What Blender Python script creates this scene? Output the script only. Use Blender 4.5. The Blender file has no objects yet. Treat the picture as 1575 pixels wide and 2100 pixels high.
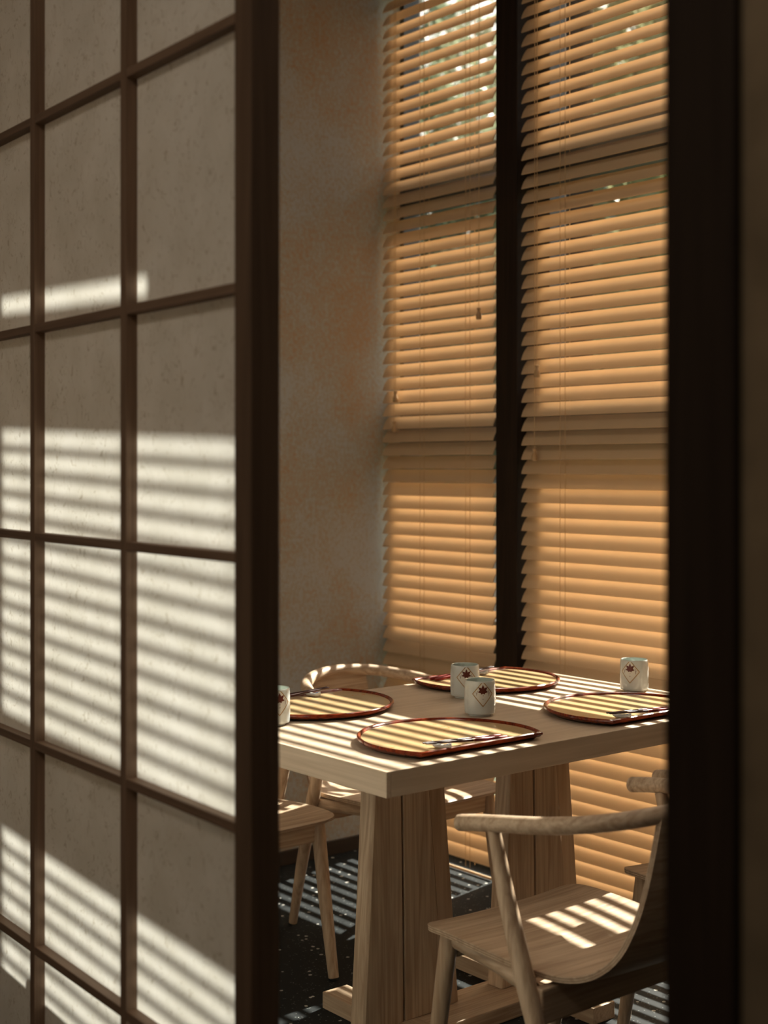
import bpy, bmesh, math, random
from mathutils import Vector, Matrix
random.seed(7)
S = bpy.context.scene
COL = S.collection

# ------------------------------------------------------------------ camera
FPX, HOR, H = 2853.0, 955.0, 1.40
A = math.radians(39.3)
cam = bpy.data.cameras.new('camera')
cam.sensor_fit = 'VERTICAL'
cam.sensor_height = 36.0
cam.lens = 36.0 * FPX / 2100.0
cam.shift_y = -(1050.0 - HOR) / 2100.0
cam.clip_start = 0.05
cam.dof.use_dof = True
cam.dof.focus_distance = 3.45
cam.dof.aperture_fstop = 2.8
co = bpy.data.objects.new('camera', cam)
COL.objects.link(co)
co.location = (0, 0, H)
co.rotation_euler = (math.pi / 2, 0, math.pi / 2 - A)
S.camera = co

# ------------------------------------------------------------------ world, sun, exposure
SUN_AZ, SUN_PROF = math.radians(11.0), math.atan(0.79)     # turn from the window normal, profile elevation
SUN_EL = math.atan(math.tan(SUN_PROF) * math.cos(SUN_AZ))
W = bpy.data.worlds.new('sky')
S.world = W
W.use_nodes = True
nt = W.node_tree
bg = nt.nodes['Background']
sky = nt.nodes.new('ShaderNodeTexSky')
sky.sky_type = 'NISHITA'
sky.sun_disc = False
sky.sun_elevation = SUN_EL
sky.sun_rotation = -SUN_AZ
sky.dust_density = 3.0
wbal = nt.nodes.new('ShaderNodeMix')            # the photograph's warm white balance
wbal.data_type = 'RGBA'; wbal.blend_type = 'MULTIPLY'; wbal.inputs[0].default_value = 1.0
wbal.inputs[7].default_value = (1.16, 1.0, 0.80, 1)
nt.links.new(sky.outputs[0], wbal.inputs[6])
nt.links.new(wbal.outputs[2], bg.inputs[0])
bg.inputs[1].default_value = 0.38
sun = bpy.data.lights.new('sun', 'SUN')
sun.energy = 28.0
sun.color = (1.0, 0.93, 0.82)
sun.angle = math.radians(0.6)
so = bpy.data.objects.new('sun', sun)
COL.objects.link(so)
sd = Vector((-math.sin(SUN_AZ) * math.cos(SUN_EL), math.cos(SUN_AZ) * math.cos(SUN_EL), math.sin(SUN_EL)))
so.rotation_euler = sd.to_track_quat('Z', 'Y').to_euler()
so.location = (-5, 8, 6)
hall = bpy.data.lights.new('hall_fill', 'AREA')            # added warm fill light above the viewer's hall, no known fixture
hall.shape = 'RECTANGLE'; hall.size = 1.6; hall.size_y = 0.8
hall.energy = 32.0
hall.color = (1.0, 0.86, 0.70)
ho = bpy.data.objects.new('hall_fill', hall)
COL.objects.link(ho)
ho.location = (-1.2, -0.9, 3.4)
dine = bpy.data.lights.new('dining_fill', 'AREA')          # added soft fill under the dining room ceiling to lift the shadows
dine.shape = 'RECTANGLE'; dine.size = 1.4; dine.size_y = 0.6
dine.energy = 12.0
dine.color = (1.0, 0.88, 0.74)
do = bpy.data.objects.new('dining_fill', dine)
COL.objects.link(do)
do.location = (-1.7, 1.75, 3.68)
vs = S.view_settings
vs.view_transform = 'Standard'
vs.look = 'None'
vs.gamma = 1.0
vs.use_curve_mapping = False
vs.exposure = -0.3
S.cycles.diffuse_bounces = 8
S.cycles.max_bounces = 14
S.cycles.transparent_max_bounces = 16

# ------------------------------------------------------------------ helpers
def node_mat(name, rough=0.5, spec=0.5):
    m = bpy.data.materials.new(name)
    m.use_nodes = True
    b = m.node_tree.nodes['Principled BSDF']
    b.inputs['Roughness'].default_value = rough
    b.inputs['Specular IOR Level'].default_value = spec
    return m, m.node_tree, b

def flat(name, c, rough=0.5, spec=0.5, metal=0.0, coat=0.0, noise=0.06):
    m, t, b = node_mat(name, rough, spec)
    b.inputs['Metallic'].default_value = metal
    b.inputs['Coat Weight'].default_value = coat
    b.inputs['Coat Roughness'].default_value = 0.08
    tc = t.nodes.new('ShaderNodeTexCoord')
    n = t.nodes.new('ShaderNodeTexNoise')
    n.inputs['Scale'].default_value = 9.0
    n.inputs['Detail'].default_value = 4.0
    r = t.nodes.new('ShaderNodeValToRGB')
    r.color_ramp.elements[0].position = 0.3
    r.color_ramp.elements[1].position = 0.7
    r.color_ramp.elements[0].color = [x * (1 - noise) for x in c] + [1]
    r.color_ramp.elements[1].color = [min(1, x * (1 + noise)) for x in c] + [1]
    t.links.new(tc.outputs['Object'], n.inputs['Vector'])
    t.links.new(n.outputs['Fac'], r.inputs[0])
    t.links.new(r.outputs[0], b.inputs['Base Color'])
    return m

def wood(name, dark, light, axis, rough=0.45, scale=1.0, spec=0.35, bump=0.12):
    """grain runs along the object's own axis (0, 1 or 2)"""
    m, t, b = node_mat(name, rough, spec)
    tc = t.nodes.new('ShaderNodeTexCoord')
    mp = t.nodes.new('ShaderNodeMapping')
    sc = [22.0 * scale] * 3
    sc[axis] = 1.1 * scale
    mp.inputs['Scale'].default_value = sc
    mp2 = t.nodes.new('ShaderNodeMapping')
    sc2 = [150.0 * scale] * 3
    sc2[axis] = 3.0 * scale
    mp2.inputs['Scale'].default_value = sc2
    n1 = t.nodes.new('ShaderNodeTexNoise')
    n1.inputs['Scale'].default_value = 1.0
    n1.inputs['Detail'].default_value = 3.0
    n1.inputs['Distortion'].default_value = 0.6
    mul = t.nodes.new('ShaderNodeMath')
    mul.operation = 'MULTIPLY'
    mul.inputs[1].default_value = 5.0
    fr = t.nodes.new('ShaderNodeMath')
    fr.operation = 'PINGPONG'
    fr.inputs[1].default_value = 0.5
    n2 = t.nodes.new('ShaderNodeTexNoise')
    n2.inputs['Scale'].default_value = 1.0
    n2.inputs['Detail'].default_value = 5.0
    mix = t.nodes.new('ShaderNodeMix')
    mix.data_type = 'FLOAT'
    mix.inputs[0].default_value = 0.55
    r = t.nodes.new('ShaderNodeValToRGB')
    e = r.color_ramp.elements
    e[0].position, e[1].position = 0.22, 0.62
    e[0].color, e[1].color = list(dark) + [1], list(light) + [1]
    L = t.links.new
    L(tc.outputs['Object'], mp.inputs['Vector'])
    L(tc.outputs['Object'], mp2.inputs['Vector'])
    L(mp.outputs[0], n1.inputs['Vector'])
    L(n1.outputs['Fac'], mul.inputs[0])
    L(mul.outputs[0], fr.inputs[0])
    L(mp2.outputs[0], n2.inputs['Vector'])
    L(fr.outputs[0], mix.inputs[2])
    L(n2.outputs['Fac'], mix.inputs[3])
    L(mix.outputs[0], r.inputs[0])
    L(r.outputs[0], b.inputs['Base Color'])
    bp = t.nodes.new('ShaderNodeBump')
    bp.inputs['Strength'].default_value = bump
    bp.inputs['Distance'].default_value = 0.002
    L(mix.outputs[0], bp.inputs['Height'])
    L(bp.outputs[0], b.inputs['Normal'])
    return m

def translucent(m, color, fac):
    """blend a translucent lobe under the surface of a thin sheet"""
    t = m.node_tree
    b = t.nodes['Principled BSDF']
    out = t.nodes['Material Output']
    tr = t.nodes.new('ShaderNodeBsdfTranslucent')
    tr.inputs[0].default_value = list(color) + [1]
    mx = t.nodes.new('ShaderNodeMixShader')
    mx.inputs[0].default_value = fac
    t.links.new(b.outputs[0], mx.inputs[1])
    t.links.new(tr.outputs[0], mx.inputs[2])
    t.links.new(mx.outputs[0], out.inputs['Surface'])
    return tr

LIGHTW = ((0.39, 0.265, 0.17), (0.64, 0.49, 0.345))
M = {}
for k in range(3):
    M['ash', k] = wood('pale_ash_%s' % 'xyz'[k], LIGHTW[0], LIGHTW[1], k)
    M['dark', k] = wood('dark_stained_wood_%s' % 'xyz'[k], (0.10, 0.060, 0.036), (0.15, 0.092, 0.056), k, rough=0.6)
    M['kumiko', k] = wood('brown_cedar_%s' % 'xyz'[k], (0.17, 0.105, 0.065), (0.25, 0.16, 0.105), k, rough=0.6)
M['post'] = wood('blackened_wood', (0.018, 0.011, 0.007), (0.030, 0.019, 0.012), 2, rough=0.65, spec=0.12)
M['basew'] = wood('dark_baseboard_wood', (0.030, 0.019, 0.012), (0.05, 0.032, 0.02), 1, rough=0.6)
M['ashwide'] = wood('flat_sawn_ash', (0.36, 0.245, 0.155), (0.53, 0.39, 0.27), 2, scale=0.55)
M['tabletop'] = wood('pale_cypress', (0.50, 0.385, 0.275), (0.63, 0.505, 0.38), 1, rough=0.4, scale=0.8)
M['lipping'] = wood('pale_cypress_lipping', (0.50, 0.385, 0.275), (0.63, 0.505, 0.38), 0, rough=0.4, scale=0.8)
M['slat'] = flat('tan_painted_slat', (0.66, 0.48, 0.30), rough=0.38, noise=0.03)
translucent(M['slat'], (0.84, 0.64, 0.41), 0.17)
M['cord'] = flat('tan_cord', (0.62, 0.42, 0.22), rough=0.8)
M['tassel'] = flat('turned_wood_tassel', (0.45, 0.28, 0.14), rough=0.3)
M['frame'] = flat('dark_grey_window_frame', (0.035, 0.036, 0.040), rough=0.4)
M['black'] = flat('black_lacquer', (0.012, 0.007, 0.005), rough=0.2, coat=0.6)
M['red'] = wood('red_brown_lacquer', (0.10, 0.012, 0.005), (0.30, 0.050, 0.014), 1, rough=0.14, spec=0.6, bump=0.0)
M['cups'] = flat('grey_white_glaze', (0.60, 0.63, 0.61), rough=0.1, coat=0.5, noise=0.04)
M['celadon'] = flat('pale_celadon_glaze', (0.56, 0.63, 0.58), rough=0.12, coat=0.4)
M['ivory'] = flat('ivory_print', (0.68, 0.66, 0.60), rough=0.25, noise=0.15)
M['gold'] = flat('gold_line_print', (0.34, 0.19, 0.06), rough=0.3)
M['maroon'] = flat('maroon_leaf_print', (0.11, 0.020, 0.012), rough=0.3)
M['porcelain'] = flat('white_porcelain', (0.72, 0.70, 0.66), rough=0.12, coat=0.5)
M['blue'] = flat('blue_green_print', (0.12, 0.22, 0.42), rough=0.2, noise=0.5)
M['stickdark'] = flat('dark_brown_lacquer', (0.050, 0.014, 0.009), rough=0.35, spec=0.25)
M['stickred'] = flat('deep_red_lacquer', (0.22, 0.016, 0.011), rough=0.3, spec=0.3)
M['ply'] = flat('brown_ply_layer', (0.20, 0.125, 0.075), rough=0.7)
M['rubber'] = flat('black_rubber_glide', (0.01, 0.01, 0.01), rough=0.7)
M['ceil'] = flat('pale_warm_ceiling', (0.30, 0.26, 0.21), rough=0.9)
M['brownwall'] = flat('brown_hall_plaster', (0.30, 0.24, 0.17), rough=0.8)
M['panel'] = flat('bronze_lacquer_panel', (0.26, 0.20, 0.13), rough=0.3, metal=0.5, noise=0.25)

# plate well: tan with orange flecks
m, t, b = node_mat('tan_lacquer_with_flecks', 0.16, 0.5)
tc = t.nodes.new('ShaderNodeTexCoord')
n = t.nodes.new('ShaderNodeTexVoronoi'); n.inputs['Scale'].default_value = 85
n2 = t.nodes.new('ShaderNodeTexNoise'); n2.inputs['Scale'].default_value = 11
ma = t.nodes.new('ShaderNodeMath'); ma.operation = 'LESS_THAN'; ma.inputs[1].default_value = 0.30
mb = t.nodes.new('ShaderNodeMath'); mb.operation = 'GREATER_THAN'; mb.inputs[1].default_value = 0.58
mc = t.nodes.new('ShaderNodeMath'); mc.operation = 'MULTIPLY'
mx = t.nodes.new('ShaderNodeMix'); mx.data_type = 'RGBA'
mx.inputs[6].default_value = (0.53, 0.375, 0.195, 1); mx.inputs[7].default_value = (0.60, 0.28, 0.10, 1)
t.links.new(tc.outputs['Object'], n.inputs['Vector']); t.links.new(tc.outputs['Object'], n2.inputs['Vector'])
t.links.new(n.outputs['Distance'], ma.inputs[0]); t.links.new(n2.outputs['Fac'], mb.inputs[0])
t.links.new(ma.outputs[0], mc.inputs[0]); t.links.new(mb.outputs[0], mc.inputs[1])
t.links.new(mc.outputs[0], mx.inputs[0]); t.links.new(mx.outputs[2], b.inputs['Base Color'])
M['well'] = m

# mottled plaster with rust patches
m, t, b = node_mat('mottled_plaster', 0.75, 0.3)
tc = t.nodes.new('ShaderNodeTexCoord')
n1 = t.nodes.new('ShaderNodeTexNoise'); n1.inputs['Scale'].default_value = 2.3; n1.inputs['Detail'].default_value = 9; n1.inputs['Roughness'].default_value = 0.68
n2 = t.nodes.new('ShaderNodeTexNoise'); n2.inputs['Scale'].default_value = 70; n2.inputs['Detail'].default_value = 5
ad = t.nodes.new('ShaderNodeMix'); ad.data_type = 'FLOAT'; ad.inputs[0].default_value = 0.36
r = t.nodes.new('ShaderNodeValToRGB')
e = r.color_ramp.elements
e[0].position, e[0].color = 0.43, (0.42, 0.43, 0.42, 1)
e[1].position, e[1].color = 0.60, (0.42, 0.295, 0.19, 1)
x = e.new(0.50); x.color = (0.40, 0.365, 0.30, 1)
t.links.new(tc.outputs['Object'], n1.inputs['Vector']); t.links.new(tc.outputs['Object'], n2.inputs['Vector'])
t.links.new(n1.outputs['Fac'], ad.inputs[2]); t.links.new(n2.outputs['Fac'], ad.inputs[3])
t.links.new(ad.outputs[0], r.inputs[0]); t.links.new(r.outputs[0], b.inputs['Base Color'])
bp = t.nodes.new('ShaderNodeBump'); bp.inputs['Strength'].default_value = 0.25; bp.inputs['Distance'].default_value = 0.004
t.links.new(n2.outputs['Fac'], bp.inputs['Height']); t.links.new(bp.outputs[0], b.inputs['Normal'])
M['plaster'] = m

# black terrazzo with pale chips
m, t, b = node_mat('black_terrazzo', 0.55, 0.10)
tc = t.nodes.new('ShaderNodeTexCoord')
def chips(scale, thr, keep):
    v = t.nodes.new('ShaderNodeTexVoronoi'); v.inputs['Scale'].default_value = scale
    nz = t.nodes.new('ShaderNodeTexNoise'); nz.inputs['Scale'].default_value = scale * 2.2
    su = t.nodes.new('ShaderNodeMath'); su.operation = 'MULTIPLY_ADD'; su.inputs[1].default_value = 0.25
    l = t.nodes.new('ShaderNodeMath'); l.operation = 'LESS_THAN'; l.inputs[1].default_value = thr
    sp = t.nodes.new('ShaderNodeSeparateColor')
    g = t.nodes.new('ShaderNodeMath'); g.operation = 'GREATER_THAN'; g.inputs[1].default_value = keep
    p = t.nodes.new('ShaderNodeMath'); p.operation = 'MULTIPLY'
    t.links.new(tc.outputs['Object'], v.inputs['Vector']); t.links.new(tc.outputs['Object'], nz.inputs['Vector'])
    t.links.new(nz.outputs['Fac'], su.inputs[0]); t.links.new(v.outputs['Distance'], su.inputs[2])
    t.links.new(su.outputs[0], l.inputs[0]); t.links.new(v.outputs['Color'], sp.inputs[0])
    t.links.new(sp.outputs[0], g.inputs[0]); t.links.new(l.outputs[0], p.inputs[0]); t.links.new(g.outputs[0], p.inputs[1])
    return p
c1, c2 = chips(46, 0.36, 0.78), chips(120, 0.40, 0.72)
mx1 = t.nodes.new('ShaderNodeMix'); mx1.data_type = 'RGBA'
mx1.inputs[6].default_value = (0.016, 0.0185, 0.0195, 1); mx1.inputs[7].default_value = (0.11, 0.115, 0.11, 1)
mx2 = t.nodes.new('ShaderNodeMix'); mx2.data_type = 'RGBA'; mx2.inputs[7].default_value = (0.50, 0.49, 0.45, 1)
t.links.new(c2.outputs[0], mx1.inputs[0]); t.links.new(mx1.outputs[2], mx2.inputs[6])
t.links.new(c1.outputs[0], mx2.inputs[0]); t.links.new(mx2.outputs[2], b.inputs['Base Color'])
M['terrazzo'] = m

# washi paper with fibres
m, t, b = node_mat('washi_paper', 0.85, 0.15)
tc = t.nodes.new('ShaderNodeTexCoord')
mp = t.nodes.new('ShaderNodeMapping'); mp.inputs['Scale'].default_value = (40, 40, 22)
n1 = t.nodes.new('ShaderNodeTexNoise'); n1.inputs['Scale'].default_value = 1; n1.inputs['Detail'].default_value = 0.5; n1.inputs['Distortion'].default_value = 2.2
ab = t.nodes.new('ShaderNodeMath'); ab.operation = 'SUBTRACT'; ab.inputs[1].default_value = 0.5
ab2 = t.nodes.new('ShaderNodeMath'); ab2.operation = 'ABSOLUTE'
r = t.nodes.new('ShaderNodeValToRGB')
e = r.color_ramp.elements
e[0].position, e[0].color = 0.0, (0.53, 0.49, 0.41, 1)
e[1].position, e[1].color = 0.03, (0.78, 0.765, 0.715, 1)
n3 = t.nodes.new('ShaderNodeTexNoise'); n3.inputs['Scale'].default_value = 10; n3.inputs['Detail'].default_value = 4
r3 = t.nodes.new('ShaderNodeValToRGB')
r3.color_ramp.elements[0].position, r3.color_ramp.elements[0].color = 0.3, (0.86, 0.85, 0.82, 1)
r3.color_ramp.elements[1].position, r3.color_ramp.elements[1].color = 0.7, (1, 1, 1, 1)
ml = t.nodes.new('ShaderNodeMix'); ml.data_type = 'RGBA'; ml.blend_type = 'MULTIPLY'; ml.inputs[0].default_value = 1
L = t.links.new
L(tc.outputs['Object'], mp.inputs['Vector']); L(mp.outputs[0], n1.inputs['Vector']); L(n1.outputs['Fac'], ab.inputs[0])
nm = t.nodes.new('ShaderNodeTexNoise'); nm.inputs['Scale'].default_value = 55; nm.inputs['Detail'].default_value = 1
nl = t.nodes.new('ShaderNodeMath'); nl.operation = 'LESS_THAN'; nl.inputs[1].default_value = 0.50
nm2 = t.nodes.new('ShaderNodeMath'); nm2.operation = 'MAXIMUM'
L(tc.outputs['Object'], nm.inputs['Vector']); L(nm.outputs['Fac'], nl.inputs[0])
L(ab.outputs[0], ab2.inputs[0]); L(ab2.outputs[0], nm2.inputs[0]); L(nl.outputs[0], nm2.inputs[1]); L(nm2.outputs[0], r.inputs[0]); L(tc.outputs['Object'], n3.inputs['Vector']); L(n3.outputs['Fac'], r3.inputs[0])
L(r.outputs[0], ml.inputs[6]); L(r3.outputs[0], ml.inputs[7]); L(ml.outputs[2], b.inputs['Base Color'])
tr = translucent(m, (0.8, 0.77, 0.68), 0.31)
L(ml.outputs[2], tr.inputs[0])
M['washi'] = m

# window glass
m, t, b = node_mat('window_glass', 0.02)
tb = t.nodes.new('ShaderNodeBsdfTransparent'); tb.inputs[0].default_value = (0.94, 0.96, 0.95, 1)
gl = t.nodes.new('ShaderNodeBsdfGlossy'); gl.inputs['Roughness'].default_value = 0.02
mxs = t.nodes.new('ShaderNodeMixShader')
mxs.inputs[0].default_value = 0.05; t.links.new(tb.outputs[0], mxs.inputs[1]); t.links.new(gl.outputs[0], mxs.inputs[2])
t.links.new(mxs.outputs[0], t.nodes['Material Output'].inputs['Surface'])
M['glass'] = m
M['lawn'] = flat('sunlit_lawn', (0.045, 0.06, 0.022), rough=0.9, noise=0.4)
M['stone'] = flat('pale_garden_wall', (0.42, 0.42, 0.40), rough=0.85, noise=0.3)
M['bark'] = flat('brown_bark', (0.10, 0.07, 0.05), rough=0.9, noise=0.3)
M['leafa'] = flat('yellow_green_leaf', (0.27, 0.28, 0.15), rough=0.5, noise=0.4)
translucent(M['leafa'], (0.34, 0.35, 0.19), 0.4)
M['leafb'] = flat('dark_green_leaf', (0.17, 0.21, 0.14), rough=0.45, noise=0.4)
translucent(M['leafb'], (0.21, 0.25, 0.16), 0.4)

def tag(o, label=None, cat=None, group=None, kind=None):
    if label: o['label'] = label
    if cat: o['category'] = cat
    if group: o['group'] = group
    if kind: o['kind'] = kind
    return o

def empty(name, loc=(0, 0, 0), rz=0.0):
    o = bpy.data.objects.new(name, None)
    COL.objects.link(o)
    o.location = loc
    o.rotation_euler = (0, 0, rz)
    o.empty_display_size = 0.1
    return o

class MB:
    """collects shapes, then links them as one mesh object"""
    def __init__(s):
        s.v, s.f, s.mi, s.cur = [], [], [], 0
    def add(s, vs, fs):
        o = len(s.v)
        s.v += [tuple(p) for p in vs]
        s.f += [tuple(i + o for i in f) for f in fs]
        s.mi += [s.cur] * len(fs)
        return s
    def box(s, a, b):
        x0, y0, z0 = a; x1, y1, z1 = b
        return s.add([(x0, y0, z0), (x1, y0, z0), (x1, y1, z0), (x0, y1, z0), (x0, y0, z1), (x1, y0, z1), (x1, y1, z1), (x0, y1, z1)],
                     [(3, 2, 1, 0), (4, 5, 6, 7), (0, 1, 5, 4), (1, 2, 6, 5), (2, 3, 7, 6), (3, 0, 4, 7)])
    def loft(s, rings, cap=True, closed=True):
        n = len(rings[0]); o = []
        vs = [p for r in rings for p in r]
        fs = []
        for i in range(len(rings) - 1):
            for j in range(n if closed else n - 1):
                k = (j + 1) % n
                fs.append((i * n + j, i * n + k, (i + 1) * n + k, (i + 1) * n + j))
        if cap:
            fs.append(tuple(reversed(range(n))))
            fs.append(tuple((len(rings) - 1) * n + j for j in range(n)))
        return s.add(vs, fs)
    def tube(s, pts, rad, n=12, flat=1.0, round_ends=False):
        """sweep an ellipse (rad across, rad*flat in height) along pts"""
        P = [Vector(p) for p in pts]
        R = list(rad) if hasattr(rad, '__len__') else [rad] * len(P)
        if round_ends:
            a, b = P[0], P[-1]
            d0, d1 = (P[1] - P[0]).normalized(), (P[-1] - P[-2]).normalized()
            pre = [(a + d0 * R[0] * (1 - math.cos(q)) , R[0] * math.sin(q)) for q in (0.25, 0.7, 1.15)]
            post = [(b - d1 * R[-1] * (1 - math.cos(q)), R[-1] * math.sin(q)) for q in (1.15, 0.7, 0.25)]
            P = [p for p, _ in pre] + [a + d0 * R[0]] + P[1:-1] + [b - d1 * R[-1]] + [p for p, _ in post]
            R = [q for _, q in pre] + [R[0]] + R[1:-1] + [R[-1]] + [q for _, q in post]
        rings = []
        for i, p in enumerate(P):
            d = (P[min(i + 1, len(P) - 1)] - P[max(i - 1, 0)]).normalized()
            up = Vector((0, 0, 1)) if abs(d.z) < 0.95 else Vector((1, 0, 0))
            x = d.cross(up).normalized(); y = x.cross(d).normalized()
            rings.append([p + x * (R[i] * math.cos(q)) + y * (R[i] * flat * math.sin(q)) for q in [2 * math.pi * k / n for k in range(n)]])
        return s.loft(rings)
    def lathe(s, prof, n=32, loc=(0, 0, 0), close=False):
        rings = [[(loc[0] + r * math.cos(2 * math.pi * k / n), loc[1] + r * math.sin(2 * math.pi * k / n), loc[2] + z) for k in range(n)] for r, z in prof]
        return s.loft(rings, cap=not close)
    def build(s, name, mat, parent=None, loc=None, smooth=False, bevel=0.0, rot=None):
        me = bpy.data.meshes.new(name)
        me.from_pydata(s.v, [], s.f)
        bm = bmesh.new(); bm.from_mesh(me)
        bmesh.ops.recalc_face_normals(bm, faces=bm.faces)
        if bevel:
            es = [e for e in bm.edges if len(e.link_faces) == 2 and e.calc_face_angle(0) > 0.5]
            bmesh.ops.bevel(bm, geom=es, offset=bevel, segments=2, affect='EDGES', profile=0.6, clamp_overlap=True)
        bm.to_mesh(me); bm.free()
        mats = mat if isinstance(mat, (list, tuple)) else [mat]
        for q in mats: me.materials.append(q)
        if len(mats) > 1 and not bevel:
            for p, i in zip(me.polygons, s.mi): p.material_index = i
        if smooth:
            for p in me.polygons: p.use_smooth = True
            me.set_sharp_from_angle(angle=math.radians(42))
        o = bpy.data.objects.new(name, me)
        COL.objects.link(o)
        if parent is not None: o.parent = parent
        if loc: o.location = loc
        if rot: o.rotation_euler = rot
        return o

def kids(o): return list(o.children)
def copy_tree(o, parent=None):
    ch = kids(o)
    c = o.copy(); COL.objects.link(c)
    if parent is not None: c.parent = parent
    for k in ch: copy_tree(k, c)
    return c

def struct(name, a, b, mat, label, bevel=0.0, parent=None):
    o = MB().box(a, b).build(name, mat, parent, bevel=bevel)
    if parent is None: tag(o, label, 'structure', kind='structure')
    return o

# ------------------------------------------------------------------ the room
XW, YB = -4.0, 3.27                 # plaster wall, blind plane
CE = 3.75
struct('floor', (-4.3, -1.7, -0.08), (1.4, 3.62, 0.0), M['terrazzo'], 'black terrazzo floor with pale chips crossed by striped sunlight')
struct('ceiling', (-4.3, -1.7, CE), (1.4, 3.62, CE + 0.1), M['ceil'], 'warm grey ceiling over the dining room')
struct('wall_left', (XW - 0.2, -1.7, 0), (XW, 3.45, CE), M['plaster'], 'mottled beige plaster wall with rust patches beside the blinds')
struct('wall_rear', (-4.3, -1.7, 0), (1.4, -1.5, CE), M['brownwall'], 'brown wall of the dark hall behind the viewer')
struct('wall_right', (1.2, -1.5, 0), (1.4, 3.62, CE), M['plaster'], 'mottled plaster wall closing the right end of the room')
wb = struct('wall_back', (-2.02, 3.30, 0), (1.2, 3.62, CE), M['plaster'], 'plaster window wall to the right of the blinds')
MB().box((-4.2, 3.33, 3.485), (-2.02, 3.44, CE)).build('lintel', M['plaster'], wb)
struct('baseboard_left', (XW + 0.0005, 1.25, 0), (XW + 0.014, 3.20, 0.05), M['basew'], 'dark wood baseboard under the plaster wall', bevel=0.002)

# windows: frame members, rails and panes
RAILS = [(0.70, 0.86), (1.455, 1.665), (2.34, 2.53), (3.18, 3.395)]
def window(name, x0, x1, sl, sr, label):
    w = empty(name, ((x0 + x1) / 2, 3.38, 0)); tag(w, label, 'window', kind='structure')
    c = (x0 + x1) / 2
    MB().box((x0 - c, -0.03, 0), (x0 + sl - c, 0.05, 3.485)).build('stile', M['frame'], w, bevel=0.003)
    MB().box((x1 - sr - c, -0.03, 0), (x1 - c, 0.05, 3.485)).build('stile', M['frame'], w, bevel=0.003)
    MB().box((x0 + sl - c, -0.03, 0.0), (x1 - sr - c, 0.05, 0.05)).build('sill', M['frame'], w, bevel=0.003)
    zz = 0.05
    for a, b in RAILS:
        MB().box((x0 + sl - c, -0.025, a), (x1 - sr - c, 0.03, b)).build('rail', M['frame'], w, bevel=0.003)
        MB().box((x0 + sl - c, 0.002, zz), (x1 - sr - c, 0.008, a)).build('glass_pane', M['glass'], w)
        zz = b
    if x1 > -3: MB().box((-2.55 - c, -0.02, zz), (x1 - sr - c, 0.025, 3.485)).build('sun_stop_panel', M['frame'], w)  # added unseen panel that cuts the upper sun band short on the shoji
    MB().box((x0 + sl - c, 0.002, zz), ((-2.55 if x1 > -3 else x1 - sr) - c, 0.008, 3.485)).build('glass_pane', M['glass'], w)
window('window_1', -4.0, -3.375, 0.022, 0.03, 'tall window behind the narrow left blind')
window('window_2', -3.275, -2.10, 0.05, 0.05, 'tall window behind the wide right blind')
struct('trim_1', (-3.375, 3.247, 0), (-3.275, 3.62, 3.485), M['post'], 'dark wood post between the two window blinds', bevel=0.003)
struct('trim_2', (-2.10, 3.247, 0), (-2.02, 3.62, 3.485), M['post'], 'dark wood post at the right end of the wide blind', bevel=0.003)

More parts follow.
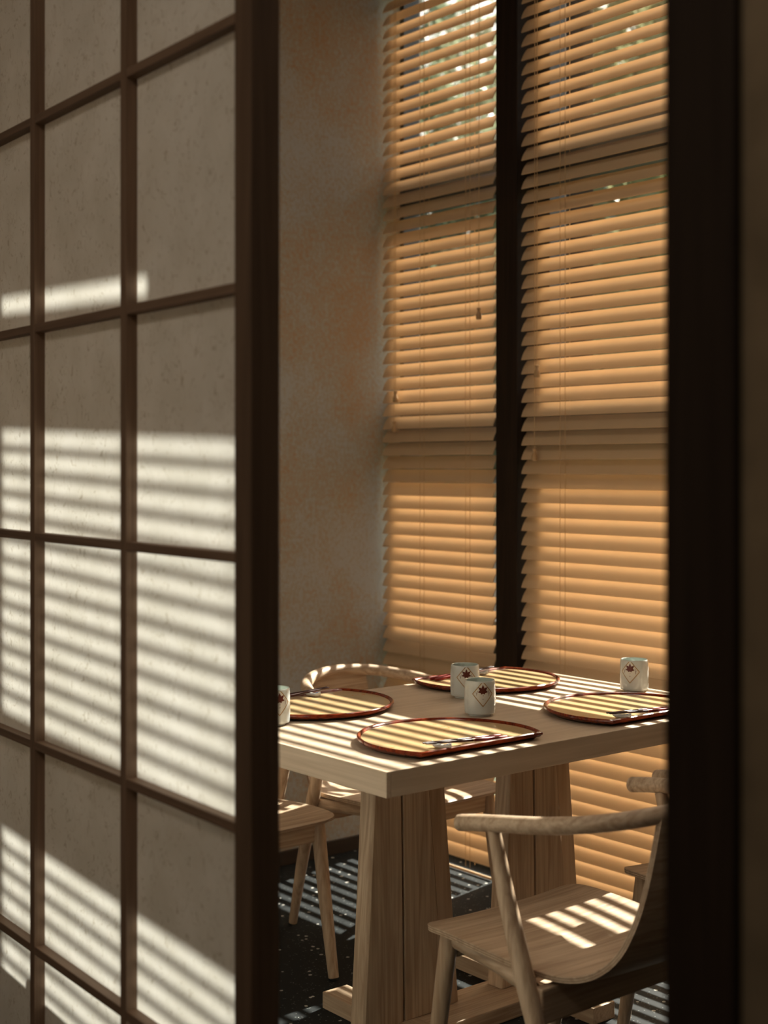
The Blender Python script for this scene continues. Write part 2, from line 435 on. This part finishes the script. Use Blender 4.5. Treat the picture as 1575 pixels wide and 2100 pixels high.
# ------------------------------------------------------------------ venetian blinds
SW, ST, TILT = 0.0535, 0.0028, math.radians(57)
def slat_mesh(length):
    mb = MB(); rings = []
    nseg = 6
    top, bot = [], []
    for k in range(nseg + 1):
        q = -1 + 2 * k / nseg
        crown = 0.0036 * (1 - q * q)
        y, z = q * SW / 2, crown
        top.append((y, z + ST / 2)); bot.append((y, z - ST / 2))
    prof = top + bot[::-1]
    ct, st = math.cos(TILT), math.sin(TILT)
    rr = [(y * ct - z * st, y * st + z * ct) for y, z in prof]      # inner (-y) edge goes down
    for x in (-length / 2, length / 2):
        rings.append([(x, y, z) for y, z in rr])
    mb.loft(rings)
    return mb
def blind(x0, x1, z_tip, pitch, ladders, cords, label):
    cx = (x0 + x1) / 2
    L = x1 - x0
    b = empty('venetian_blind', (cx, YB, 0)); tag(b, label, 'blind')
    MB().box((-L / 2, -0.028, 3.19), (L / 2, 0.028, 3.245)).build('headrail', M['slat'], b, bevel=0.002)
    zc0 = z_tip + SW / 2 * math.sin(TILT)
    k0 = math.floor((zc0 - 0.055) / pitch)
    z = zc0 - k0 * pitch
    first = None; zs = []
    while z < 3.155:
        zs.append(z)
        if first is None:
            first = slat_mesh(L).build('slat', M['slat'], b, (0, 0, z), smooth=True)
        else:
            c = first.copy(); COL.objects.link(c); c.location = (0, 0, z)
        z += pitch
    MB().box((-L / 2, -0.0235, 0.003), (L / 2, -0.0165, 0.012)).build('bottom_rail', M['slat'], b, bevel=0.003)
    hy, hz = SW / 2 * math.cos(TILT) + 0.002, SW / 2 * math.sin(TILT)
    for lx in ladders:
        mb = MB()
        for dx, sy in ((-0.011, -1), (0.011, -1), (0.0, 1)):
            mb.tube([(lx - cx + dx, sy * hy, 0.02), (lx - cx + dx, sy * hy, 3.20)], 0.0009, 6)
        for z in zs:                                              # rungs and the cross stitch under every slat
            for dx in (-0.011, 0.011):
                mb.tube([(lx - cx + dx, -hy, z - hz), (lx - cx + dx, -hy * 0.2, z - hz * 0.2 + 0.0042), (lx - cx + dx, hy, z + hz)], 0.0008, 5)
            mb.tube([(lx - cx - 0.003, -hy * 0.4, z - hz * 0.4 + 0.0045), (lx - cx + 0.003, -hy * 0.1, z - hz * 0.1 + 0.0055)], 0.0016, 6)
        mb.build('ladder_cord', M['cord'], b)
    for lx, zt in cords:
        c = MB().tube([(lx - cx, -0.034, zt + 0.03), (lx - cx, -0.032, 3.20)], 0.0011, 6).build('pull_cord', M['cord'], b)
        MB().lathe([(0.001, 0.0), (0.0085, 0.001), (0.0105, 0.008), (0.0095, 0.018), (0.0055, 0.026), (0.0048, 0.032), (0.007, 0.036), (0.0065, 0.040), (0.001, 0.041)],
                   16, (lx - cx, -0.034, zt - 0.005)).build('tassel', M['tassel'], c, smooth=True)
    return b
blind(-3.985, -3.397, 3.073, 0.0481, (-3.76, -3.52), ((-3.888, 1.635), (-3.897, 1.525), (-3.446, 1.90)),
      'narrow tan venetian blind between plaster wall and dark post')
blind(-3.262, -2.115, 2.452, 0.0469, (-3.075, -2.637, -2.25), ((-3.172, 1.69), (-3.183, 1.42)),
      'wide tan venetian blind to the right of the dark post')

# ------------------------------------------------------------------ shoji screen, posts and hall partition
TH = -math.radians(2.8)
OX, OY = -1.7861, 1.1665
ZR = [0.437, 0.844, 1.2587, 1.673, 2.0875]
SHT = 2.52
sh = empty('shoji_screen', (OX, OY, 0), TH)
tag(sh, 'tall shoji screen of washi paper in brown lattice, left foreground', 'screen')
SL = 2.16                                   # length of the screen
def shbox(name, a, b, mat, bevel=0.0015): return MB().box(a, b).build(name, mat, sh, bevel=bevel)
shbox('stile', (0.0, 0, 0), (0.0485, 0.052, SHT), M['dark', 2], 0.003)
shbox('stile', (-SL, 0, 0), (-SL + 0.0485, 0.052, SHT), M['dark', 2], 0.003)
shbox('bottom_rail', (-SL + 0.0485, 0.002, 0), (0.0, 0.05, 0.06), M['dark', 0], 0.003)
shbox('top_rail', (-SL + 0.0485, 0.002, SHT - 0.05), (0.0, 0.05, SHT), M['dark', 0], 0.003)
KW, KD, KH = 0.022, 0.023, 0.0165
KX = [-(0.405 + 0.4075 * i) for i in range(5)]
for x in KX:
    shbox('vertical_muntin', (x, 0.006, 0.06), (x + KW, 0.006 + KD, SHT - 0.05), M['kumiko', 2])
for z in ZR:
    shbox('horizontal_muntin', (-SL + 0.0485, 0.0075, z - KH / 2), (0.0, 0.006 + KD, z + KH / 2), M['kumiko', 0])
xe = [0.0] + [x + KW / 2 for x in KX] + [-SL + 0.0485]
ze = [0.06] + ZR + [SHT - 0.05]
for i in range(len(xe) - 1):
    for j in range(len(ze) - 1):
        MB().add([(xe[i + 1], 0.0285, ze[j]), (xe[i], 0.0285, ze[j]), (xe[i], 0.0285, ze[j + 1]), (xe[i + 1], 0.0285, ze[j + 1])], [(0, 1, 2, 3)]).build('paper_pane', M['washi'], sh)

def local_struct(name, a, b, mat, label, bevel=0.0):
    o = MB().box(a, b).build(name, mat, None, (OX, OY, 0), bevel=bevel, rot=(0, 0, TH))
    tag(o, label, 'structure', kind='structure'); return o
local_struct('trim_3', (0.875, -0.01, 0), (0.965, 0.10, SHT), M['post'], 'near black wooden post right of the opening', 0.004)
local_struct('wall_front', (0.9655, 0.0, 0), (3.10, 0.045, SHT), M['panel'], 'glossy bronze brown panel beyond the dark foreground post')
local_struct('wall_front_header', (-2.25, -0.01, SHT), (3.10, 0.10, CE), M['brownwall'], 'brown partition above the sliding screen')

# ------------------------------------------------------------------ dining table
KT = 0.9615
TX0, TX1, TY0, TY1, TZ0, TZ1 = -3.16 * KT, -2.28 * KT, 1.873 * KT, 3.172 * KT, 0.7205, 0.775
tb = empty('dining_table', ((TX0 + TX1) / 2, (TY0 + TY1) / 2, 0))
tag(tb, 'pale wooden dining table with thick top on plank trestles', 'table')
tcx, tcy = tb.location.x, tb.location.y
MB().box((TX0 - tcx, TY0 + 0.0125 - tcy, TZ0), (TX1 - tcx, TY1 - tcy, TZ1)).build('tabletop', M['tabletop'], tb, bevel=0.002)
MB().box((TX0 - tcx, TY0 - tcy, TZ0), (TX1 - tcx, TY0 + 0.0123 - tcy, TZ1)).build('edge_board', M['lipping'], tb, bevel=0.002)
CX = -2.62
for yc in (2.192, 2.648):
    f = MB().box((-0.26, -0.04, 0), (0.26, 0.04, 0.042)).build('foot', M['ash', 0], tb, (CX - tcx, yc - tcy, 0), bevel=0.002)
    for sgn in (-1, 1):
        rings = []
        for z, wi, xf in ((0.042, 0.128, 0.022), (0.35, 0.106, 0.018), (TZ0, 0.080, 0.010)):
            if sgn < 0:
                pts = [(xf, -0.004), (xf, -wi + 0.004), (xf - 0.006, -wi), (xf - 0.052, -wi), (xf - 0.052, -0.004)]
            else:
                pts = [(xf, 0.004), (xf - 0.052, 0.004), (xf - 0.052, wi), (xf - 0.003, wi), (xf, wi - 0.003)]
            rings.append([(x, y, z) for x, y in pts])
        MB().loft(rings).build('leg_plank', M['ash', 2], tb, (CX - tcx, yc - tcy, 0), bevel=0.0015)
    rings = []
    for z, wi, xf in ((0.042, 0.128, 0.022), (0.35, 0.106, 0.018), (TZ0, 0.080, 0.010)):
        rings.append([(x, y, z) for x, y in ((xf - 0.003, wi + 0.0005), (xf - 0.050, wi + 0.0005), (xf - 0.050, wi + 0.060), (xf - 0.013, wi + 0.060))])
    MB().loft(rings).build('side_board', M['ashwide'], tb, (CX - tcx, yc - tcy, 0), bevel=0.0015)
MB().box((-0.05, -0.30, 0.0), (0.105, 0.30, 0.041)).build('stretcher', M['ash', 1], tb, (CX - tcx, 2.42 - tcy, 0), bevel=0.003)

# ------------------------------------------------------------------ chairs (front is +x)
def interp(tbl, x):
    for (a, va), (b, vb) in zip(tbl, tbl[1:]):
        if a <= x <= b: return va + (vb - va) * (x - a) / (b - a)
    return tbl[-1][1] if x > tbl[-1][0] else tbl[0][1]
def smooth_path(p, k=3):
    for _ in range(k):
        q = [p[0]]
        for a, b in zip(p, p[1:]):
            q.append(tuple(0.75 * u + 0.25 * v for u, v in zip(a, b))); q.append(tuple(0.25 * u + 0.75 * v for u, v in zip(a, b)))
        q.append(p[-1]); p = q
    return p
def make_chair():
    c = empty('armchair')
    prof = [(0.240, 0.427, 0.185), (0.234, 0.431, 0.217), (0.21, 0.434, 0.232), (0.15, 0.436, 0.234), (0.05, 0.432, 0.236), (-0.06, 0.424, 0.228), (-0.14, 0.420, 0.212), (-0.20, 0.434, 0.190),
            (-0.245, 0.475, 0.165), (-0.268, 0.54, 0.142), (-0.281, 0.62, 0.122), (-0.292, 0.745, 0.100)]
    prof = smooth_path(prof, 2)
    T = 0.0115; rings = []
    n = len(prof)
    ts, bs = [], []
    for i, (x, z, w) in enumerate(prof):
        a, b = prof[max(i - 1, 0)], prof[min(i + 1, n - 1)]
        d = Vector((b[0] - a[0], 0, b[1] - a[1])).normalized()
        nn = Vector((d.z, 0, -d.x))                      # upward / forward normal
        rows = [-1, -0.85, -0.5, 0, 0.5, 0.85, 1]
        dish = 0.006 if x > -0.15 else 0.010
        top = [Vector((x, w * q, z)) - nn * dish * (1 - q * q) for q in rows]
        rings.append([tuple(p) for p in top] + [tuple(p - nn * T) for p in reversed(top)])
    MB().loft(rings).build('seat_shell', M['ash', 1], c, smooth=True)
    mb = MB()                                            # the dark glue lines of the plywood along the shell's edge
    for q0, q1 in ((0.22, 0.34), (0.62, 0.74)):
        for ja, jb, sy in ((0, 13, -1), (6, 7, 1)):
            vs = []
            for r in rings:
                a, b = Vector(r[ja]), Vector(r[jb])
                for q in (q0, q1): vs.append(a.lerp(b, q) + Vector((0, sy * 0.0004, 0)))
            mb.add(vs, [(2 * k, 2 * k + 1, 2 * k + 3, 2 * k + 2) for k in range(len(rings) - 1)])
    mb.build('ply_layers', M['ply'], c)
    for s in (-1, 1):
        fl = MB().tube([(0.272, s * 0.185, 0.004), (0.230, s * 0.187, 0.21), (0.193, s * 0.188, 0.421)], [0.0145, 0.0185, 0.0200], 16).build('leg', M['ash', 2], c, smooth=True)
        MB().lathe([(0.011, 0.0), (0.011, 0.006)], 14, (0.2727, s * 0.185, 0)).build('glide', M['rubber'], fl)
        rl = MB().tube([(-0.225, s * 0.232, 0.004), (-0.165, s * 0.243, 0.19), (-0.095, s * 0.252, 0.405), (-0.045, s * 0.255, 0.56), (-0.008, s * 0.253, 0.682)],
                       [0.0130, 0.0175, 0.0200, 0.0175, 0.0130], 16).build('leg', M['ash', 2], c, smooth=True)
        MB().lathe([(0.010, 0.0), (0.010, 0.006)], 14, (-0.2262, s * 0.232, 0)).build('glide', M['rubber'], rl)
        # side rail under the shell
        MB().tube([(0.195, s * 0.182, 0.402), (0.03, s * 0.205, 0.396), (-0.10, s * 0.232, 0.388)], 0.013, 10, flat=1.35).build('side_rail', M['ash', 0], c, smooth=True)
    MB().box((0.186, -0.174, 0.360), (0.206, 0.174, 0.423)).build('front_rail', M['ash', 1], c, bevel=0.006)
    MB().box((-0.128, -0.242, 0.330), (-0.106, 0.242, 0.400)).build('rear_rail', M['ash', 1], c, bevel=0.005)
    arm = [(0.084, 0.262, 0.681), (0.03, 0.259, 0.691), (-0.05, 0.252, 0.702), (-0.14, 0.232, 0.713), (-0.228, 0.184, 0.727), (-0.287, 0.106, 0.740), (-0.307, 0.0, 0.746)]
    full = arm + [(x, -y, z) for x, y, z in arm[-2::-1]]
    full = smooth_path(full, 2)
    MB().tube(full, 0.0185, 16, flat=0.92, round_ends=True).build('arm_rail', M['ash', 1], c, smooth=True)
    return c
PI = math.pi
ch = make_chair()
GC = 'pale wood armchairs around the table'
seats = [(-1.99, 2.155, PI, 'pale wood armchair nearest the viewer, sun stripes on its seat'),
         (-1.985, 2.775, PI - 0.07, 'pale wood armchair mostly hidden behind the near black post'),
         (-3.295, 2.112, 0.0, 'pale wood armchair mostly hidden behind the shoji screen, one front leg showing'),
         (-3.245, 2.712, 0.0, 'pale wood armchair tucked under the table in front of the plaster wall')]
chairs = [ch] + [copy_tree(ch) for _ in range(3)]
for c, (x, y, rz, lab) in zip(chairs, seats):
    c.location = (x, y, 0); c.rotation_euler = (0, 0, rz); tag(c, lab, 'chair', GC)

# ------------------------------------------------------------------ tableware
def make_plate():
    """half moon tray; straight edge on +x, origin at the circle's centre"""
    R, D = 0.222, 0.115
    qa = math.acos(D / R)
    def outline(off, n=44, m=10):
        r, d = R - off, D - off
        a = math.acos(d / r)
        pts = [(r * math.cos(q), r * math.sin(q)) for q in [a + (2 * math.pi - 2 * a) * k / n for k in range(n + 1)]]
        y0 = r * math.sin(a)
        pts += [(d, -y0 + 2 * y0 * k / m) for k in range(1, m)]
        return pts
    p = empty('half_moon_tray')
    rings = [[(x, y, z) for x, y in outline(o)] for o, z in ((0.012, 0.0055), (0.006, 0.0070), (0.0, 0.0130), (0.0005, 0.0172), (0.0035, 0.0192), (0.0075, 0.0180), (0.011, 0.0130))]
    MB().loft(rings, cap=False).build('rim', M['red'], p, smooth=True)
    o1 = outline(0.0108)
    mb = MB(); mb.loft([[(x, y, 0.0056) for x, y in outline(0.0118)], [(x, y, 0.0132) for x, y in o1]])
    mb.build('well', M['well'], p)
    MB().loft([[(x, y, 0.0) for x, y in outline(0.019)], [(x, y, 0.0054) for x, y in outline(0.0135)]]).build('underside', M['black'], p, (0, 0, -0.0001))
    return p
pl = make_plate()
GP = 'half moon trays on the table'
trays = [(-2.430, 2.192, 0.0, 'half moon tray at the near corner of the table'),
         (-2.425, 2.815, 0.0, 'half moon tray cut off by the near black post'),
         (-3.020, 2.220, PI, 'half moon tray partly hidden behind the shoji stile'),
         (-3.030, 2.872, PI, 'half moon tray at the window end behind the paired cups')]
for i, (x, y, rz, lab) in enumerate(trays):
    o = pl if i == 0 else copy_tree(pl)
    o.location = (x * KT, y * KT, TZ1 + 0.0001); o.rotation_euler = (0, 0, rz); o.scale = (KT, KT, KT)
    tag(o, 'red rimmed ' + lab, 'tray', GP)

# chopsticks: tip at +y here turned by the place; origin at the tip
def make_stick():
    s = empty('chopstick')
    MB().tube([(0, 0, 0), (0, 0.128, 0)], [0.0016, 0.0034], 10).build('shaft', M['stickdark'], s, smooth=True)
    MB().tube([(0, 0.128, 0), (0, 0.131, 0)], 0.0037, 10).build('gold_band', M['gold'], s, smooth=True)
    MB().tube([(0, 0.131, 0), (0, 0.225, 0), (0, 0.228, 0)], [0.0037, 0.0045, 0.0034], 10).build('handle', M['stickred'], s, smooth=True)
    return s
def make_rest():
    """small bean shaped porcelain rest with a dip in the middle; long axis x"""
    r = empty('chopstick_rest')
    mb = MB(); rings = []
    N = 14
    for i in range(N + 1):
        q = -1 + 2 * i / N
        x = 0.026 * q
        w = 0.0095 * math.sqrt(max(0.02, 1 - q ** 4)) * (1 + 0.25 * abs(q) - 0.15)
        h = 0.0095 + 0.0060 * q * q
        b = 0.0 + 0.004 * max(0, abs(q) - 0.6) / 0.4
        ring = []
        for k in range(12):
            a = 2 * math.pi * k / 12
            ring.append((x, w * math.cos(a), b + (h - b) * (0.5 + 0.5 * math.sin(a))))
        rings.append(ring)
    mb.loft(rings).build('body', M['porcelain'], r, smooth=True)
    for sx in (-1, 1):
        d = MB()
        for k in range(5):
            x, y = sx * (0.014 + 0.0018 * k), 0.004 * math.sin(k * 2.4)
            z = 0.0095 + 0.0060 * (x / 0.026) ** 2 + 0.0002
            d.lathe([(0.0002, z + 0.0003), (0.0016, z), (0.0018, z - 0.002)], 8, (x, y, 0))
        d.build('painted_dots', M['blue'], r)
    return r
st, rs = make_stick(), make_rest()
ZP = TZ1 + 0.0132
where = ['on the near corner tray', 'on the tray beside the near black post', 'on the tray behind the shoji stile', 'on the tray at the window end']
ti = [(-2.338, 2.030, 0.0), (-2.332, 2.632, 0.0), (-3.100, 2.335, PI), (-3.098, 2.968, PI)]     # tips
drop = math.asin((0.0125) / 0.17)
for i, (x, y, rz) in enumerate(ti):
    sgn = 1 if rz == 0 else -1
    r = rs if i == 0 else copy_tree(rs)
    x, y = x * KT, y * KT
    r.scale = (KT, KT, KT); r.location = (x - sgn * 0.003, y + sgn * 0.052, ZP); r.rotation_euler = (0, 0, rz + 0.25)
    tag(r, 'white porcelain chopstick rest ' + where[i], 'chopstick rest', 'chopstick rests on the trays')
    for j, (dx, side) in enumerate(((-0.0065, 'inner'), (0.0065, 'edge side'))):
        s = st if (i == 0 and j == 0) else copy_tree(st)
        s.location = (x + sgn * dx * 0.75, y, ZP + 0.0178); s.scale = (1.05, 1.04, 1.05)
        s.rotation_euler = (-0.062, 0, rz + (0.03 if j == 0 else -0.02))
        tag(s, '%s red lacquer chopstick %s' % (side, where[i]), 'chopstick', 'lacquer chopsticks laid on the trays')

def cup_radius(z, a):
    t = z / 0.085
    r = 0.0390 + 0.0024 * math.sin(math.pi * min(1, t * 1.02)) ** 0.6
    if t < 0.12: r -= 0.006 * (1 - t / 0.12) ** 2
    d = 0.0
    for c in (1.15, 1.75, -1.15, -1.75, 2.6, -2.6):                # columns of pressed dimples
        da = (a - c + math.pi) % (2 * math.pi) - math.pi
        for zc in (0.018, 0.034, 0.050, 0.066):
            d += math.exp(-(da / 0.13) ** 2 - ((z - zc) / 0.0055) ** 2)
    return r - 0.0016 * d
def make_cup():
    c = empty('teacup')
    n = 96; rings = []
    rings.append([(0.029 * math.cos(2 * math.pi * k / n), 0.029 * math.sin(2 * math.pi * k / n), 0.0) for k in range(n)])
    rings.append([(0.0302 * math.cos(2 * math.pi * k / n), 0.0302 * math.sin(2 * math.pi * k / n), 0.0035) for k in range(n)])
    for i in range(1, 29):
        z = 0.0035 + (0.085 - 0.0035) * i / 28
        rings.append([(cup_radius(z, a) * math.cos(a), cup_radius(z, a) * math.sin(a), z) for a in [2 * math.pi * k / n for k in range(n)]])
    rings.append([(0.0380 * math.cos(2 * math.pi * k / n), 0.0380 * math.sin(2 * math.pi * k / n), 0.0862) for k in range(n)])
    mb = MB(); mb.loft(rings, cap=False)
    mb.add(rings[0], [tuple(range(n))])
    mb.build('body', M['cups'], c, smooth=True)
    MB().lathe([(0.0380, 0.0862), (0.0362, 0.0845), (0.0355, 0.070), (0.0345, 0.030), (0.030, 0.012), (0.001, 0.009)], 48, close=True).build('inside', M['celadon'], c, smooth=True)
    # print: a gold edged diamond with a maroon maple leaf, facing +x
    def P(u, v, off):
        z = 0.085 * v
        a = u / 0.0410
        r = cup_radius(z, a) + off
        return (r * math.cos(a), r * math.sin(a), z)
    uc, vc, hu, hv = 0.0, 0.665, 0.0285, 0.37
    def dia(s):                                                  # diamond outline point, s in 0..4
        pts = [(hu, 0), (0, hv), (-hu, 0), (0, -hv), (hu, 0)]
        i = min(3, int(s)); f = s - i
        return tuple(pts[i][k] * (1 - f) + pts[i + 1][k] * f for k in (0, 1))
    def vclip(v): return min(v, 0.975)
    mb = MB(); G = 14
    idx = {}
    vs, fs = [], []
    for i in range(G + 1):
        for j in range(G + 1):
            a, b = -1 + 2 * i / G, -1 + 2 * j / G
            vs.append(P(uc + hu * (a + b) / 2, vclip(vc + hv * (a - b) / 2), 0.00025))
    for i in range(G):
        for j in range(G):
            k = i * (G + 1) + j
            fs.append((k, k + 1, k + G + 2, k + G + 1))
    mb.add(vs, fs).build('diamond_panel', M['ivory'], c, smooth=True)
    mb = MB(); N = 64
    vs = []
    for k in range(N + 1):
        du, dv = dia(4.0 * k / N if k < N else 0)
        for s in (1.0, 0.90): vs.append(P(uc + du * s, vclip(vc + dv * s), 0.0005))
    mb.add(vs, [(2 * k, 2 * k + 1, 2 * k + 3, 2 * k + 2) for k in range(N)]).build('gold_outline', M['gold'], c)
    mb = MB()
    lc = (0.0, vc + 0.085)
    for ang, ln in ((90, 0.0150), (36, 0.0150), (144, 0.0150), (-12, 0.0135), (192, 0.0135), (-58, 0.0095), (238, 0.0095)):
        q = math.radians(ang); d = (math.cos(q), math.sin(q)); nrm = (-d[1], d[0])
        vs = []
        for f, w in ((0, 0.0014), (0.3, 0.0028), (0.55, 0.0034), (0.8, 0.0017), (1, 0.0001)):
            for s in (-1, 1):
                vs.append(P(lc[0] + d[0] * ln * f + nrm[0] * w * s, min(0.97, lc[1] + (d[1] * ln * f + nrm[1] * w * s) / 0.085), 0.0007))
        mb.add(vs, [(2 * k, 2 * k + 1, 2 * k + 3, 2 * k + 2) for k in range(4)])
    mb.build('maple_leaf', M['maroon'], c)
    mb = MB()
    for u0, v0, u1, v1, w in ((-0.017, 0.62, -0.0135, 0.76, 0.0005), (-0.0165, 0.66, -0.0185, 0.73, 0.0004), (0.0165, 0.60, 0.0145, 0.77, 0.0005), (0.016, 0.64, 0.019, 0.72, 0.0004), (-0.0015, 0.525, 0.0015, 0.525, 0.0014), (0.0005, 0.60, 0.0008, 0.64, 0.0004)):
        mb.add([P(u0 - w, v0, 0.0006), P(u0 + w, v0 + w * 6, 0.0006), P(u1 + w, v1, 0.0006), P(u1 - w, v1 - w * 6, 0.0006)], [(0, 1, 2, 3)])
    mb.build('twig_marks', M['maroon'], c)
    return c
cp = make_cup()
def face(x, y, px):             # turn of the print: towards the viewer, moved px radii sideways
    return math.atan2(-y, -x) + px
cups = [(-2.650, 2.492, 0.20, 'grey white teacup standing alone behind the near corner tray'),
        (-2.879, 2.650, 0.10, 'grey white teacup partly hidden by another cup, beside the window end tray'),
        (-2.880, 2.000, 0.35, 'grey white teacup half hidden behind the shoji stile'),
        (-2.648, 3.100, -0.30, 'grey white teacup at the far right by the wide blind')]
for i, (x, y, q, lab) in enumerate(cups):
    o = cp if i == 0 else copy_tree(cp)
    o.location = (x * KT, y * KT, TZ1 + 0.0002); o.rotation_euler = (0, 0, face(x, y, q)); o.scale = (KT, KT, 1.03)
    tag(o, lab + ', maple leaf diamond', 'cup', 'teacups on the table')

# ------------------------------------------------------------------ garden outside
struct('ground', (-30, 3.62, -0.25), (12, 30, -0.12), M['lawn'], 'sunlit lawn outside the windows')
gw = tag(MB().box((-18, 9.6, -0.12), (-6.8, 9.85, 4.3)).build('garden_wall', M['stone'], None, bevel=0.02), 'pale rendered garden wall seen through the blind gaps', 'wall', kind='structure')
def tree(x, y, hgt, rad, mat, n, label):
    o = empty('garden_tree', (x, y, -0.13)); tag(o, label, 'tree', 'trees beyond the blinds')
    MB().tube([(0, 0, 0), (0.05, 0.02, hgt * 0.35), (0, 0.05, hgt * 0.8)], [0.09, 0.07, 0.02], 10).build('trunk', M['bark'], o, smooth=True)
    mb = MB()
    for _ in range(n):
        while True:
            p = Vector((random.uniform(-1, 1), random.uniform(-1, 1), random.uniform(-1, 1)))
            if 0.25 < p.length < 1: break
        c = Vector((p.x * rad, p.y * rad, hgt * 0.55 + p.z * hgt * 0.45))
        d = Vector((random.gauss(0, 1), random.gauss(0, 1), random.gauss(0, 0.6))).normalized()
        e = d.cross(Vector((random.gauss(0, 1), random.gauss(0, 1), random.gauss(0, 1)))).normalized()
        L, w = random.uniform(0.08, 0.14), random.uniform(0.03, 0.05)
        mb.add([c - d * L, c + e * w, c + d * L, c - e * w], [(0, 1, 2, 3)])
    tag(mb.build('foliage', mat, o), kind='stuff')
tree(-6.6, 7.7, 5.8, 0.95, M['leafa'], 5500, 'yellow green tree in the gaps high on the wide blind')
tree(-8.9, 7.8, 5.6, 1.05, M['leafb'], 4500, 'green tree in the gaps of the narrow blind')
tree(-11.6, 8.0, 6.2, 1.2, M['leafb'], 3800, 'tall green tree beyond the narrow blind')
tree(-9.3, 12.2, 7.4, 1.6, M['leafa'], 5000, 'tall yellow green tree behind the pale garden wall')
tree(-13.0, 12.4, 7.5, 1.8, M['leafb'], 5000, 'tall green tree behind the pale garden wall')
